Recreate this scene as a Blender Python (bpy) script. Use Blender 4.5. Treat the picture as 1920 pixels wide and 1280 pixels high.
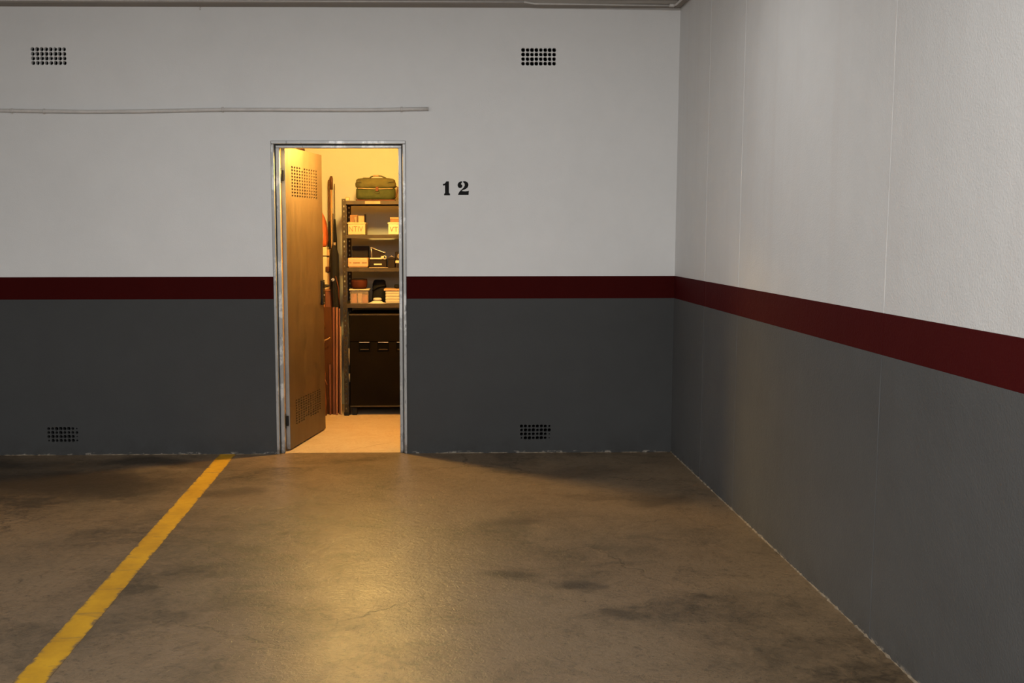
import bpy, bmesh, math, random
from mathutils import Vector, Matrix
random.seed(12)
for o in list(bpy.data.objects): bpy.data.objects.remove(o, do_unlink=True)
S = bpy.context.scene
COL = S.collection
PI = math.pi

# ------------------------------------------------------------------ camera
cd = bpy.data.cameras.new('camera'); cam = bpy.data.objects.new('camera', cd); COL.objects.link(cam)
p, y, r = 0.11138, 0.017725, -0.001304
fw = Vector((math.sin(y)*math.cos(p), math.cos(y)*math.cos(p), -math.sin(p)))
rt = Vector((math.cos(y), -math.sin(y), 0)); up = rt.cross(fw)
rt2 = rt*math.cos(r) + up*math.sin(r); up2 = -rt*math.sin(r) + up*math.cos(r)
M = Matrix((rt2, up2, -fw)).transposed().to_4x4(); M.translation = Vector((0, -7.02, 1.4953))
cam.matrix_world = M
cd.sensor_width = 36.0; cd.lens = 1951.85/1920*36.0
cd.shift_x = 101.69/1920; cd.shift_y = 16.13/1920
cd.clip_start = 0.05; cd.clip_end = 60
S.camera = cam

# ------------------------------------------------------------------ world, garage lights, exposure
w = bpy.data.worlds.new('world'); S.world = w; w.use_nodes = True
w.node_tree.nodes['Background'].inputs[0].default_value = (0.5, 0.55, 0.6, 1)
w.node_tree.nodes['Background'].inputs[1].default_value = 0.05
def area_light(name, loc, rot, sx, sy, power, col):
    l = bpy.data.lights.new(name, 'AREA'); l.shape = 'RECTANGLE'; l.size = sx; l.size_y = sy
    l.energy = power; l.color = col
    o = bpy.data.objects.new(name, l); o.location = loc; o.rotation_euler = rot; COL.objects.link(o); return o
COOL = (1.0, 0.98, 0.95); FILL_COL = (1.0, 0.99, 0.98)
# fluorescent battens on the garage ceiling behind the camera, and two added fill lights at rear and left
rad = math.radians
area_light('batten_light_front', (-0.5, -2.4, 2.9), (rad(12), 0, 0), 3.0, 0.3, 23, COOL)
area_light('batten_light_tilted', (-0.5, -5.0, 2.9), (rad(30), 0, 0), 3.0, 0.3, 40, COOL)
area_light('batten_light_middle', (-0.5, -8.5, 2.9), (0, 0, 0), 3.0, 0.3, 310, COOL)
area_light('batten_light_rear', (-0.5, -12.0, 2.9), (rad(20), 0, 0), 3.0, 0.3, 210, COOL)
area_light('rear_fill', (-2.2, -13.8, 1.35), (rad(90), 0, 0), 8.0, 2.0, 31, FILL_COL)  # added soft fill; the rear wall has no opening
area_light('side_fill', (-7.3, -7.6, 1.3), (rad(90), 0, rad(-90)), 7.0, 2.0, 65, FILL_COL)  # added to brighten the right wall; no opening stands here
S.view_settings.view_transform = 'Standard'; S.view_settings.look = 'None'
S.view_settings.exposure = 0.0; S.view_settings.gamma = 1.0; S.view_settings.use_curve_mapping = False

# ------------------------------------------------------------------ material helpers
class NT:
    def __init__(s, name):
        s.m = bpy.data.materials.new(name); s.m.use_nodes = True
        s.t = s.m.node_tree; s.b = s.t.nodes['Principled BSDF']; s.l = s.t.links
        s.co = s.t.nodes.new('ShaderNodeTexCoord')
        s.geo = s.t.nodes.new('ShaderNodeNewGeometry')
    def node(s, ty, **kw):
        n = s.t.nodes.new(ty)
        for k, v in kw.items(): setattr(n, k, v)
        return n
    def put(s, sock, v):
        if hasattr(v, 'is_linked') or isinstance(v, bpy.types.NodeSocket): s.l.new(v, sock)
        else: sock.default_value = v
    def mapping(s, vec, scale=(1, 1, 1), rot=(0, 0, 0)):
        n = s.node('ShaderNodeMapping'); s.l.new(vec, n.inputs[0]); n.inputs['Scale'].default_value = scale; n.inputs['Rotation'].default_value = rot
        return n.outputs[0]
    def noise(s, vec, scale, detail=4, rough=0.55, dist=0.0, color=False):
        n = s.node('ShaderNodeTexNoise'); s.l.new(vec, n.inputs['Vector'])
        n.inputs['Scale'].default_value = scale; n.inputs['Detail'].default_value = detail
        n.inputs['Roughness'].default_value = rough; n.inputs['Distortion'].default_value = dist
        return n.outputs['Color' if color else 'Fac']
    def voro(s, vec, scale, feature='DISTANCE_TO_EDGE'):
        n = s.node('ShaderNodeTexVoronoi', feature=feature); s.l.new(vec, n.inputs['Vector']); n.inputs['Scale'].default_value = scale
        return n.outputs['Distance']
    def ramp(s, fac, stops):
        n = s.node('ShaderNodeValToRGB'); s.put(n.inputs[0], fac); e = n.color_ramp.elements
        while len(e) < len(stops): e.new(0.5)
        for el, (pos, c) in zip(e, stops):
            el.position = pos; el.color = (c, c, c, 1) if isinstance(c, (int, float)) else (*c, 1)
        return n.outputs[0]
    def mr(s, v, a, b, c=0.0, d=1.0, smooth=False):
        n = s.node('ShaderNodeMapRange'); n.interpolation_type = 'SMOOTHSTEP' if smooth else 'LINEAR'
        s.put(n.inputs[0], v); n.inputs[1].default_value = a; n.inputs[2].default_value = b; n.inputs[3].default_value = c; n.inputs[4].default_value = d
        return n.outputs[0]
    def math(s, op, a, b=0.0):
        n = s.node('ShaderNodeMath', operation=op); s.put(n.inputs[0], a); s.put(n.inputs[1], b); return n.outputs[0]
    def mix(s, fac, a, b, mode='MIX'):
        n = s.node('ShaderNodeMix', data_type='RGBA', blend_type=mode)
        s.put(n.inputs['Factor'], fac)
        for i, v in ((6, a), (7, b)):
            if isinstance(v, tuple): v = (*v, 1) if len(v) == 3 else v
            s.put(n.inputs[i], v)
        return n.outputs[2]
    def bump(s, h, strength=0.3, dist=0.01, prev=None):
        n = s.node('ShaderNodeBump'); s.put(n.inputs['Height'], h); n.inputs['Strength'].default_value = strength; n.inputs['Distance'].default_value = dist
        if prev is not None: s.l.new(prev, n.inputs['Normal'])
        return n.outputs[0]
    def xyz(s, v):
        n = s.node('ShaderNodeSeparateXYZ'); s.l.new(v, n.inputs[0]); return n.outputs
    def out(s, color=None, rough=None, metal=None, normal=None, spec=None):
        if color is not None: s.put(s.b.inputs['Base Color'], (*color, 1) if isinstance(color, tuple) and len(color) == 3 else color)
        if rough is not None: s.put(s.b.inputs['Roughness'], rough)
        if metal is not None: s.b.inputs['Metallic'].default_value = metal
        if spec is not None: s.b.inputs['Specular IOR Level'].default_value = spec
        if normal is not None: s.l.new(normal, s.b.inputs['Normal'])
        return s.m
def simple(name, c, rough=0.6, metal=0.0, var=0.25, scale=14, bs=0.15, bscale=120, stretch=(1, 1, 1), spec=None):
    if spec is None: spec = 0.08 if max(c) < 0.08 else 0.3
    n = NT(name); v = n.mapping(n.co.outputs['Object'], stretch)
    f = n.noise(v, scale, 5, 0.6)
    c2 = tuple(min(1, x*(1+var)) for x in c); c1 = tuple(x*(1-var) for x in c)
    colr = n.mix(n.mr(f, 0.3, 0.7), c1, c2)
    return n.out(colr, n.mr(n.noise(v, scale*2), 0.3, 0.7, max(0.05, rough-0.08), min(1, rough+0.08)), metal, n.bump(n.noise(v, bscale, 3), bs, 0.002), spec)

def wall_paint(name, c, rough, speck=0.05, relief=0.25, streak=0.0, chips=False, spec=0.3):
    n = NT(name); P = n.geo.outputs['Position']
    big = n.noise(P, 0.9, 3, 0.5); mid = n.noise(P, 5, 4, 0.6)
    f = n.math('ADD', n.math('MULTIPLY', big, 0.6), n.math('MULTIPLY', mid, 0.4))
    a = tuple(x*(1-speck) for x in c); b = tuple(min(1, x*(1+speck)) for x in c)
    colr = n.mix(n.mr(f, 0.35, 0.65), a, b)
    if streak:   # faint vertical runs of moisture and roller lines
        st = n.noise(n.mapping(P, (5.5, 5.5, 0.22)), 1.0, 5, 0.6)
        colr = n.mix(n.math('MULTIPLY', n.mr(st, 0.52, 0.75), streak), colr, (c[0]*0.86, c[1]*0.78, c[2]*0.74))
    if chips:    # chipped paint and mortar at the very foot
        z = n.xyz(P)[2]
        near = n.mr(z, 0.004, 0.018, 1, 0)
        ch = n.math('MULTIPLY', near, n.mr(n.noise(n.mapping(P, (1, 1, 2)), 16, 5, 0.7), 0.54, 0.6))
        colr = n.mix(ch, colr, (0.30, 0.27, 0.23))
        gr = n.math('MULTIPLY', n.mr(z, 0.0, 0.16, 1, 0), n.mr(n.noise(P, 7, 5, 0.65), 0.4, 0.7))
        colr = n.mix(n.math('MULTIPLY', gr, 0.45), colr, (c[0]*0.5, c[1]*0.46, c[2]*0.4))
    h1 = n.noise(P, 130, 2, 0.5); h2 = n.noise(P, 22, 3, 0.5); h3 = n.noise(P, 2.2, 2, 0.5)
    nb = n.bump(h3, 0.25, 0.02); nb = n.bump(h2, relief*0.5, 0.004, nb); nb = n.bump(h1, relief, 0.0022, nb)
    return n.out(colr, rough, None, nb, spec)

M_WHITE = wall_paint('painted_plaster_white', (0.655, 0.66, 0.66), 0.62, 0.035)
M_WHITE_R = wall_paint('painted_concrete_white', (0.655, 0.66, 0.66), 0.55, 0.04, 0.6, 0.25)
M_GREY = wall_paint('dado_grey_paint', (0.048, 0.0495, 0.050), 0.6, 0.07, 0.25, 0.0, True, 0.15)
M_GREY_R = wall_paint('dado_grey_paint_rough_lit', (0.090, 0.092, 0.093), 0.6, 0.08, 0.6, 0.15, True, 0.2)  # same dado paint, lightened: sheen at grazing view put into the colour
M_RED = wall_paint('stripe_maroon_paint', (0.037, 0.0030, 0.0026), 0.7, 0.06, 0.2, 0, False, 0.03)
M_RED_R = wall_paint('stripe_maroon_paint_rough_lit', (0.054, 0.0026, 0.0032), 0.65, 0.06, 0.5, 0, False, 0.1)  # stripe paint lightened likewise for the right wall's sheen
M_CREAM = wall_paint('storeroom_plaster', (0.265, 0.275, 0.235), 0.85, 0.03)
M_CREAM2 = wall_paint('storeroom_bounce_render', (0.55, 0.38, 0.18), 0.9, 0.08)  # mostly hidden surfaces, colour made lighter and warmer to bounce warm light
M_CEIL = simple('ceiling_plaster', (0.27, 0.245, 0.21), 0.8, 0, 0.15, 3, 0.3, 60)
M_TRIM = simple('ceiling_trim_paint', (0.28, 0.255, 0.225), 0.6, 0, 0.12, 6, 0.2, 60, (0.3, 1, 1))
M_BLACK = simple('black_stencil_paint', (0.008, 0.008, 0.008), 0.6, 0, 0.2)
M_VOID = simple('void_shade', (0.002, 0.0018, 0.0015), 0.9, spec=0.02)  # near-black: shade inside vent and latch recesses put into the colour
M_PIPE = simple('painted_conduit', (0.56, 0.54, 0.52), 0.45, 0, 0.08, 20)
M_MORTAR = simple('mortar_crumbs', (0.22, 0.18, 0.13), 0.9, 0, 0.4, 40)

def concrete(name, base, dark, stains, rough_lo, rough_hi, gloss_spec=0.5, coat=0.0):
    n = NT(name); P = n.geo.outputs['Position']
    warp = n.node('ShaderNodeVectorMath', operation='MULTIPLY_ADD')
    n.l.new(n.noise(P, 1.7, 4, 0.6, 0, True), warp.inputs[0]); warp.inputs[1].default_value = (0.6, 0.6, 0.6); n.l.new(P, warp.inputs[2])
    Wp = warp.outputs[0]
    st = n.mapping(Wp, (1.0, 1.35, 1.0))
    a = n.noise(st, 0.75, 6, 0.62, 0.5); b = n.noise(st, 3.2, 7, 0.68, 0.7); c = n.noise(P, 26, 4, 0.7, 0.8)
    f = n.math('ADD', n.math('ADD', n.math('MULTIPLY', a, 0.5), n.math('MULTIPLY', b, 0.33)), n.math('MULTIPLY', c, 0.17))
    m = n.ramp(f, [(0.40, 0.0), (0.455, 0.42), (0.515, 0.80), (0.58, 1.0)])
    colr = n.mix(m, dark, base)
    # warm and cool drift
    colr = n.mix(n.math('MULTIPLY', n.mr(n.noise(P, 1.3, 3), 0.42, 0.62), 0.4), colr, (base[0]*0.96, base[1]*1.02, base[2]*1.08))
    # oil stains, plus broad darker patches at the far left
    x, yv, z = n.xyz(Wp)
    edge = n.math('MULTIPLY', n.noise(P, 6, 5, 0.7), 0.6)
    tot = None
    for (sx, sy, rx, ry, k) in stains:
        dx = n.math('DIVIDE', n.math('SUBTRACT', x, sx+0.3), rx); dy = n.math('DIVIDE', n.math('SUBTRACT', yv, sy+0.3), ry)
        d = n.math('ADD', n.math('SQRT', n.math('ADD', n.math('MULTIPLY', dx, dx), n.math('MULTIPLY', dy, dy))), edge)
        v = n.mr(d, 0.55, 1.3, k, 0, True)
        tot = v if tot is None else n.math('MAXIMUM', tot, v)
    if tot is not None: colr = n.mix(tot, colr, (dark[0]*0.62, dark[1]*0.58, dark[2]*0.52))
    # specks, wormy crackle and long cracks
    sp = n.mr(n.noise(P, 48, 4, 0.65, 1.5), 0.56, 0.70)
    colr = n.mix(n.math('MULTIPLY', sp, 0.8), colr, dark)
    fl = n.mr(n.noise(n.mapping(P, (1, 1.3, 1)), 10, 6, 0.75, 2.2), 0.55, 0.66)
    colr = n.mix(n.math('MULTIPLY', fl, 0.5), colr, tuple(x*0.9 for x in dark))
    wv = n.node('ShaderNodeVectorMath', operation='MULTIPLY_ADD')
    n.l.new(n.noise(P, 9, 4, 0.6, 0, True), wv.inputs[0]); wv.inputs[1].default_value = (0.16, 0.16, 0.16); n.l.new(P, wv.inputs[2])
    worm = n.math('ABSOLUTE', n.math('SUBTRACT', n.noise(P, 20, 3, 0.5, 1.8), 0.5))
    ck = n.mr(worm, 0.0, 0.022, 1, 0)
    msk = n.mr(n.noise(P, 4.5, 5, 0.7), 0.42, 0.66)
    crack = n.math('MULTIPLY', ck, msk)
    big = n.math('MULTIPLY', n.mr(n.voro(wv.outputs[0], 0.9), 0.0, 0.008, 1, 0), n.mr(n.noise(P, 1.1, 2), 0.47, 0.6))
    allc = n.math('MAXIMUM', n.math('MULTIPLY', crack, 0.7), n.math('MULTIPLY', big, 0.7))
    colr = n.mix(allc, colr, (dark[0]*0.5, dark[1]*0.48, dark[2]*0.45))
    rough = n.math('ADD', n.mr(f, 0.36, 0.66, rough_hi, rough_lo), n.math('MULTIPLY', allc, 0.15))
    h = n.math('SUBTRACT', n.math('ADD', n.math('MULTIPLY', c, 0.5), n.math('MULTIPLY', b, 0.8)), n.math('MULTIPLY', allc, 0.8))
    n.b.inputs['Coat Weight'].default_value = coat; n.b.inputs['Coat Roughness'].default_value = 0.24; n.b.inputs['Coat IOR'].default_value = 1.5
    nb = n.bump(n.noise(P, 2.6, 3), 0.25, 0.01)
    nb = n.bump(h, 0.35, 0.004, nb); nb = n.bump(n.noise(P, 42, 4, 0.65, 0.8), 0.5, 0.004, nb)
    return n.out(colr, rough, None, nb, gloss_spec)
STAINS_AND_DARKS = [(0.37, -2.55, 0.22, 0.16, 0.75), (0.62, -2.72, 0.16, 0.10, 0.85), (0.72, -3.05, 0.16, 0.08, 0.6), (0.35, -1.75, 0.26, 0.14, 0.5),
          (1.25, -1.3, 0.3, 0.22, 0.5), (-2.3, -0.75, 1.0, 0.5, 0.9), (-3.2, -0.3, 1.2, 0.4, 0.9), (-1.9, -0.25, 0.7, 0.22, 0.8), (-1.2, -1.1, 0.22, 0.16, 0.5), (-0.8, -1.9, 0.12, 0.05, 0.6), (0.9, -0.6, 0.45, 0.25, 0.45)]
M_FLOOR = concrete('garage_concrete', (0.180, 0.122, 0.068), (0.036, 0.024, 0.012), STAINS_AND_DARKS, 0.27, 0.46, 0.72, 0.0)
M_FLOOR2 = concrete('storeroom_concrete', (0.36, 0.275, 0.175), (0.30, 0.215, 0.125), [], 0.5, 0.65)

def yellow_paint():
    n = NT('worn_yellow_line_paint'); P = n.geo.outputs['Position']; u = n.xyz(n.co.outputs['Object'])[0]
    e = n.math('ABSOLUTE', u); nz = n.noise(n.mapping(P, (1, 2.2, 1)), 7, 8, 0.8, 0.6)
    edge = n.mr(n.math('ADD', e, n.math('MULTIPLY', n.math('SUBTRACT', nz, 0.5), 0.10)), 0.047, 0.060)
    wear = n.mr(n.noise(n.mapping(P, (0.7, 2.4, 1)), 7, 7, 0.75, 0.8), 0.56, 0.68)
    colr = n.mix(n.mr(n.noise(P, 5, 5, 0.65), 0.35, 0.65), (0.36, 0.19, 0.010), (0.50, 0.28, 0.014))
    colr = n.mix(n.math('MAXIMUM', edge, n.math('MULTIPLY', wear, 0.6)), colr, (0.12, 0.082, 0.045))
    return n.out(colr, 0.6, None, n.bump(n.noise(P, 60, 3), 0.3, 0.002), 0.25)
M_YELLOW = yellow_paint()

def galv(name, c, rough=0.45, metal=0.0, scratch=0.5, patchy=False):
    n = NT(name); O = n.co.outputs['Object']
    f = n.noise(n.mapping(O, (1, 1, 0.35)), 9, 5, 0.65)
    colr = n.mix(n.mr(f, 0.3, 0.7), tuple(x*0.8 for x in c), tuple(min(1, x*1.12) for x in c))
    sc = n.mr(n.noise(n.mapping(O, (40, 40, 3), (0.3, 0.5, 0)), 2.0, 3, 0.6), 0.70, 0.74)
    colr = n.mix(n.math('MULTIPLY', sc, scratch*0.5), colr, tuple(min(1, x*1.7) for x in c))
    if patchy:
        pt = n.noise(n.mapping(O, (2.2, 2.2, 1.6)), 2.6, 5, 0.7)
        colr = n.mix(n.mr(pt, 0.54, 0.60), colr, tuple(min(1, x*1.6) for x in c)); colr = n.mix(n.mr(n.noise(n.mapping(O, (6, 6, 2)), 5, 4, 0.7), 0.62, 0.68), colr, tuple(x*0.5 for x in c))
    z = n.xyz(n.geo.outputs['Position'])[2]
    rust = n.math('MULTIPLY', n.mr(z, 0.0, 0.11, 1, 0), n.mr(n.noise(O, 25, 5, 0.7), 0.35, 0.6))
    colr = n.mix(rust, colr, (0.07, 0.045, 0.025))
    return n.out(colr, n.mr(f, 0.3, 0.7, rough-0.06, rough+0.1), metal, n.bump(f, 0.12, 0.004))
M_FRAME = galv('galvanised_frame', (0.30, 0.30, 0.295), 0.36, 0.4, 1.0, True)
M_LEAF = galv('galvanised_leaf', (0.070, 0.045, 0.023), 0.45, 0.2)
M_LEAF_EDGE = galv('galvanised_leaf_edge', (0.38, 0.37, 0.36), 0.45, 0.3)
M_DARKMETAL = simple('dark_metal', (0.008, 0.007, 0.006), 0.4, 0.2, spec=0.2)
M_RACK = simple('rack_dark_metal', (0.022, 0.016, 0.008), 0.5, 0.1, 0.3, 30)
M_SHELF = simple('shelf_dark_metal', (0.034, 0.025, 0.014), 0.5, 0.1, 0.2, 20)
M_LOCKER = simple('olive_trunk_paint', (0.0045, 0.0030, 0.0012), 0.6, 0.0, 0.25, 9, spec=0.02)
M_SILVER = simple('worn_silver', (0.30, 0.26, 0.21), 0.35, 0.6)
M_OLIVE = simple('olive_canvas', (0.026, 0.031, 0.010), 0.85, 0, 0.3, 25, 0.5, 260)
M_OLIVE2 = simple('olive_canvas_lid', (0.044, 0.040, 0.014), 0.85, 0, 0.25, 25, 0.5, 260)
M_LEATHER = simple('brown_leather', (0.05, 0.016, 0.006), 0.55)
M_TAN = simple('tan_trim', (0.17, 0.12, 0.065), 0.7)
M_DKOLIVE = simple('dark_olive_webbing', (0.035, 0.033, 0.015), 0.8)
M_CARD = simple('cardboard', (0.15, 0.075, 0.030), 0.85, 0, 0.2, 18)
M_CARD2 = simple('pale_cardboard', (0.24, 0.15, 0.07), 0.8, 0, 0.15, 18)
M_CREAMP = simple('cream_plastic', (0.33, 0.28, 0.17), 0.5, 0, 0.06)
M_YELP = simple('yellowed_plastic', (0.27, 0.19, 0.08), 0.5, 0, 0.1)
M_ORTAN = simple('orange_tan_plastic', (0.30, 0.17, 0.075), 0.45, 0, 0.06)
M_BROWNP = simple('brown_print', (0.12, 0.065, 0.022), 0.7)
M_DKBROWN = simple('dark_brown_case', (0.010, 0.006, 0.003), 0.6)
M_WOODR = simple('reddish_plank', (0.095, 0.028, 0.010), 0.65, 0, 0.35, 9, 0.3, 60, (6, 6, 0.5))
M_WOODO = simple('orange_plank', (0.15, 0.055, 0.018), 0.6, 0, 0.3, 9, 0.3, 60, (6, 6, 0.5))
M_PLY = simple('dark_plywood', (0.042, 0.015, 0.005), 0.7, 0, 0.35, 7, 0.3, 60, (5, 5, 0.6))
M_WOODL = simple('light_pole_wood', (0.26, 0.15, 0.06), 0.5, 0, 0.2, 9, 0.2, 60, (6, 6, 0.5))
M_WOODD = simple('dark_pole_wood', (0.06, 0.025, 0.010), 0.5, 0, 0.3, 9, 0.2, 60, (6, 6, 0.5))
M_BLACKF = simple('black_fabric', (0.007, 0.006, 0.005), 0.75, 0, 0.4, 20, 0.5, 150)
M_ORANGE = simple('orange_nylon', (0.30, 0.062, 0.014), 0.7, 0, 0.3, 12, 0.4, 60)
M_PAPER = simple('cream_paper', (0.36, 0.29, 0.17), 0.7, 0, 0.08, 20)
M_REDF = simple('dark_red_cloth', (0.035, 0.008, 0.003), 0.8, 0, 0.4, 20)
M_ORRED = simple('orange_red_packets', (0.26, 0.07, 0.02), 0.6, 0, 0.5, 40)
M_WCLOTH = simple('off_white_cloth', (0.34, 0.30, 0.22), 0.85, 0, 0.08)
M_RUBBER = simple('black_rubber', (0.01, 0.01, 0.01), 0.8)
def clear_plastic():
    n = NT('clear_plastic'); n.b.inputs['Transmission Weight'].default_value = 0.85; n.b.inputs['IOR'].default_value = 1.2
    n.b.inputs['Alpha'].default_value = 0.22; n.b.inputs['Transmission Weight'].default_value = 0.0
    return n.out(n.mix(n.noise(n.co.outputs['Object'], 20), (0.30, 0.22, 0.14), (0.36, 0.28, 0.18)), 0.15)
M_CLEAR = clear_plastic()

# ------------------------------------------------------------------ mesh helpers
def BM(): return bmesh.new()
def bx(bm, x0, x1, y0, y1, z0, z1, bev=0.0, seg=1):
    g = bmesh.ops.create_cube(bm, size=1.0)['verts']
    bmesh.ops.scale(bm, vec=(x1-x0, y1-y0, z1-z0), verts=g)
    bmesh.ops.translate(bm, vec=((x0+x1)/2, (y0+y1)/2, (z0+z1)/2), verts=g)
    if bev:
        es = list({e for v in g for e in v.link_edges})
        bmesh.ops.bevel(bm, geom=es, offset=bev, segments=seg, affect='EDGES', profile=0.5)
    return g
def tube(bm, pts, rad, n=12, cap=True):
    pts = [Vector(q) for q in pts]; rings = []
    rad = rad if isinstance(rad, (list, tuple)) else [rad]*len(pts)
    prev = None
    for i, q in enumerate(pts):
        t = (pts[min(i+1, len(pts)-1)] - pts[max(i-1, 0)]).normalized()
        a = t.orthogonal().normalized() if prev is None else (prev - t*prev.dot(t)).normalized()
        prev = a; b = t.cross(a)
        rings.append([bm.verts.new(q + (a*math.cos(2*PI*k/n) + b*math.sin(2*PI*k/n))*rad[i]) for k in range(n)])
    for A, B in zip(rings, rings[1:]):
        for k in range(n): f = bm.faces.new((A[k], A[(k+1) % n], B[(k+1) % n], B[k])); f.smooth = True
    if cap: bm.faces.new(list(reversed(rings[0]))); bm.faces.new(rings[-1])
def lathe(bm, c, prof, n=20, sx=1, sy=1):
    rings = [[bm.verts.new((c[0]+math.cos(2*PI*k/n)*rr*sx, c[1]+math.sin(2*PI*k/n)*rr*sy, c[2]+z)) for k in range(n)] for rr, z in prof]
    for A, B in zip(rings, rings[1:]):
        for k in range(n): f = bm.faces.new((A[k], A[(k+1) % n], B[(k+1) % n], B[k])); f.smooth = True
    bm.faces.new(list(reversed(rings[0]))); bm.faces.new(rings[-1])
def prism(bm, poly, y0, y1):          # outline in (x, z), extruded along y
    A = [bm.verts.new((x, y0, z)) for x, z in poly]; B = [bm.verts.new((x, y1, z)) for x, z in poly]
    bm.faces.new(A); bm.faces.new(list(reversed(B)))
    for k in range(len(poly)): bm.faces.new((A[k], B[k], B[(k+1) % len(poly)], A[(k+1) % len(poly)]))
def holed_cell(bm, cx, cz, w, h, rx, rz, y0, y1, n=16, jig=0.0):
    """front sheet of one cell at y0 with a hole whose wall runs back to y1"""
    O, I, K = [], [], []
    j = 1 + random.uniform(-jig, jig); jx = random.uniform(-jig, jig)*rx*0.4; jz = random.uniform(-jig, jig)*rz*0.4
    for k in range(n):
        a = 2*PI*k/n; c, s = math.cos(a), math.sin(a); m = max(abs(c), abs(s))
        O.append(bm.verts.new((cx + c/m*w/2, y0, cz + s/m*h/2)))
        sc = 1.0/(abs(c)**2.6 + abs(s)**2.6)**(1/2.6) * j
        I.append(bm.verts.new((cx + jx + c*sc*rx, y0, cz + jz + s*sc*rz))); K.append(bm.verts.new((cx + jx + c*sc*rx, y1, cz + jz + s*sc*rz)))
    for k in range(n):
        q = (k+1) % n
        bm.faces.new((O[k], O[q], I[q], I[k])); bm.faces.new((I[k], I[q], K[q], K[k]))
def obj(name, bm, m, parent=None, loc=None, weld=False):
    if weld: bmesh.ops.remove_doubles(bm, verts=bm.verts, dist=1e-5)
    bmesh.ops.recalc_face_normals(bm, faces=bm.faces)
    me = bpy.data.meshes.new(name); bm.to_mesh(me); bm.free(); me.materials.append(m)
    o = bpy.data.objects.new(name, me); COL.objects.link(o)
    if parent: o.parent = parent
    if loc: o.location = loc
    return o
def tag(o, label, cat, group=None, kind=None):
    o['label'] = label; o['category'] = cat
    if group: o['group'] = group
    if kind: o['kind'] = kind
    return o
def thing(name, label, cat, loc=(0, 0, 0), rz=0.0, group=None):
    o = bpy.data.objects.new(name, None); COL.objects.link(o); o.location = loc; o.rotation_euler = (0, 0, rz); o.empty_display_size = 0.1
    return tag(o, label, cat, group)
def struct(o): o['kind'] = 'structure'; return o
def sheet(bm, xs, zs, holes, y0, y1, axis='y'):
    """wall slab cut into cells between xs and zs; cells whose middle lies in a hole are left out; then given thickness"""
    V = {}
    def v(i, k):
        if (i, k) not in V: V[(i, k)] = bm.verts.new((xs[i], y0, zs[k]))
        return V[(i, k)]
    fs = []
    for i in range(len(xs)-1):
        for k in range(len(zs)-1):
            cx, cz = (xs[i]+xs[i+1])/2, (zs[k]+zs[k+1])/2
            if any(a < cx < b and c < cz < d for a, b, c, d in holes): continue
            fs.append(bm.faces.new((v(i, k), v(i+1, k), v(i+1, k+1), v(i, k+1))))
    g = bmesh.ops.extrude_face_region(bm, geom=fs)['geom']
    bmesh.ops.translate(bm, vec=(0, y1-y0, 0), verts=[e for e in g if isinstance(e, bmesh.types.BMVert)])
def cuts(lo, hi, extra): return sorted({round(v, 5) for v in [lo, hi] + [e for e in extra if lo < e < hi]})

# ------------------------------------------------------------------ the shell
XC = 1.591; ZC = 2.990; XL = -7.5; YB = -14.0
Z1, Z2 = 1.0595, 1.2097
T = 0.12
PITCH_U, PITCH_L = 0.0292, 0.0272
vents = [(-2.547, 2.651, PITCH_U, 0.0121, 'white', 'perforated air vent high on the white wall at far left, above the conduit'),
         (0.660, 2.652, PITCH_U, 0.0121, 'white', 'perforated air vent high on the white wall, right of the number'),
         (-2.562, 0.141, PITCH_L, 0.0100, 'grey', 'perforated air vent low in the grey dado, left of the yellow line'),
         (0.656, 0.144, PITCH_L, 0.0100, 'grey', 'perforated air vent low in the grey dado, right of the doorway')]
vh = [(cx-4*q, cx+4*q, cz-2*q, cz+2*q) for cx, cz, q, *_ in vents]
door_hole = (-1.112, -0.2205, -1, 2.107)
holes = vh + [door_hole]
hx = [v for h in holes for v in h[:2]]; hz = [v for h in holes for v in h[2:]]
bm = BM(); sheet(bm, cuts(XL, XC, hx), cuts(0.0, ZC, hz), holes, 0.0, T)
wall_back = struct(obj('wall_back', bm, M_WHITE, weld=True))
bm = BM(); sheet(bm, cuts(XL, XC-0.0003, hx), cuts(0.0, Z1, hz), holes, -0.0018, -0.0002); obj('painted_dado', bm, M_GREY, wall_back)
bm = BM(); sheet(bm, cuts(XL, XC-0.0003, hx), cuts(Z1, Z2, hz), holes, -0.0020, -0.0002); obj('painted_stripe', bm, M_RED, wall_back)

bm = BM(); bx(bm, XC+0.010, XC+0.18, YB, T, 0, ZC)
wall_right = struct(obj('wall_right', bm, M_WHITE_R))
seams = [T, -0.80, -1.506, -3.33, -5.15, -6.97, -8.8, -11.4, YB]
for a, b in zip(seams, seams[1:]):       # cast panels with fine open joints between them
    g = 0.0016
    bm = BM(); bx(bm, XC, XC+0.010, b+g, a-g, Z2, ZC, 0.0012); obj('wall_panel', bm, M_WHITE_R, wall_right)
    bm = BM(); bx(bm, XC, XC+0.010, b+g, a-g, 0, Z1, 0.0009); obj('painted_dado', bm, M_GREY_R, wall_right)
    bm = BM(); bx(bm, XC, XC+0.010, b+g, a-g, Z1, Z2, 0.0004); obj('painted_stripe', bm, M_RED_R, wall_right)
bm = BM()
for s in (-1.506, -3.33):                # raised ridge of filler and paint beside the joints
    tube(bm, [(XC+0.0012, s+0.006+random.uniform(-.002, .002), 0.0+i*0.1) for i in range(30)], [random.uniform(0.0008, 0.0021) for i in range(30)], 6)
tube(bm, [(XC+0.0022, -0.83+random.uniform(-.002, .002), i*0.1) for i in range(30)], 0.0028, 6)
rdg = obj('joint_ridge', bm, M_WHITE_R, wall_right)
rdg['kind'] = 'stuff'
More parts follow.
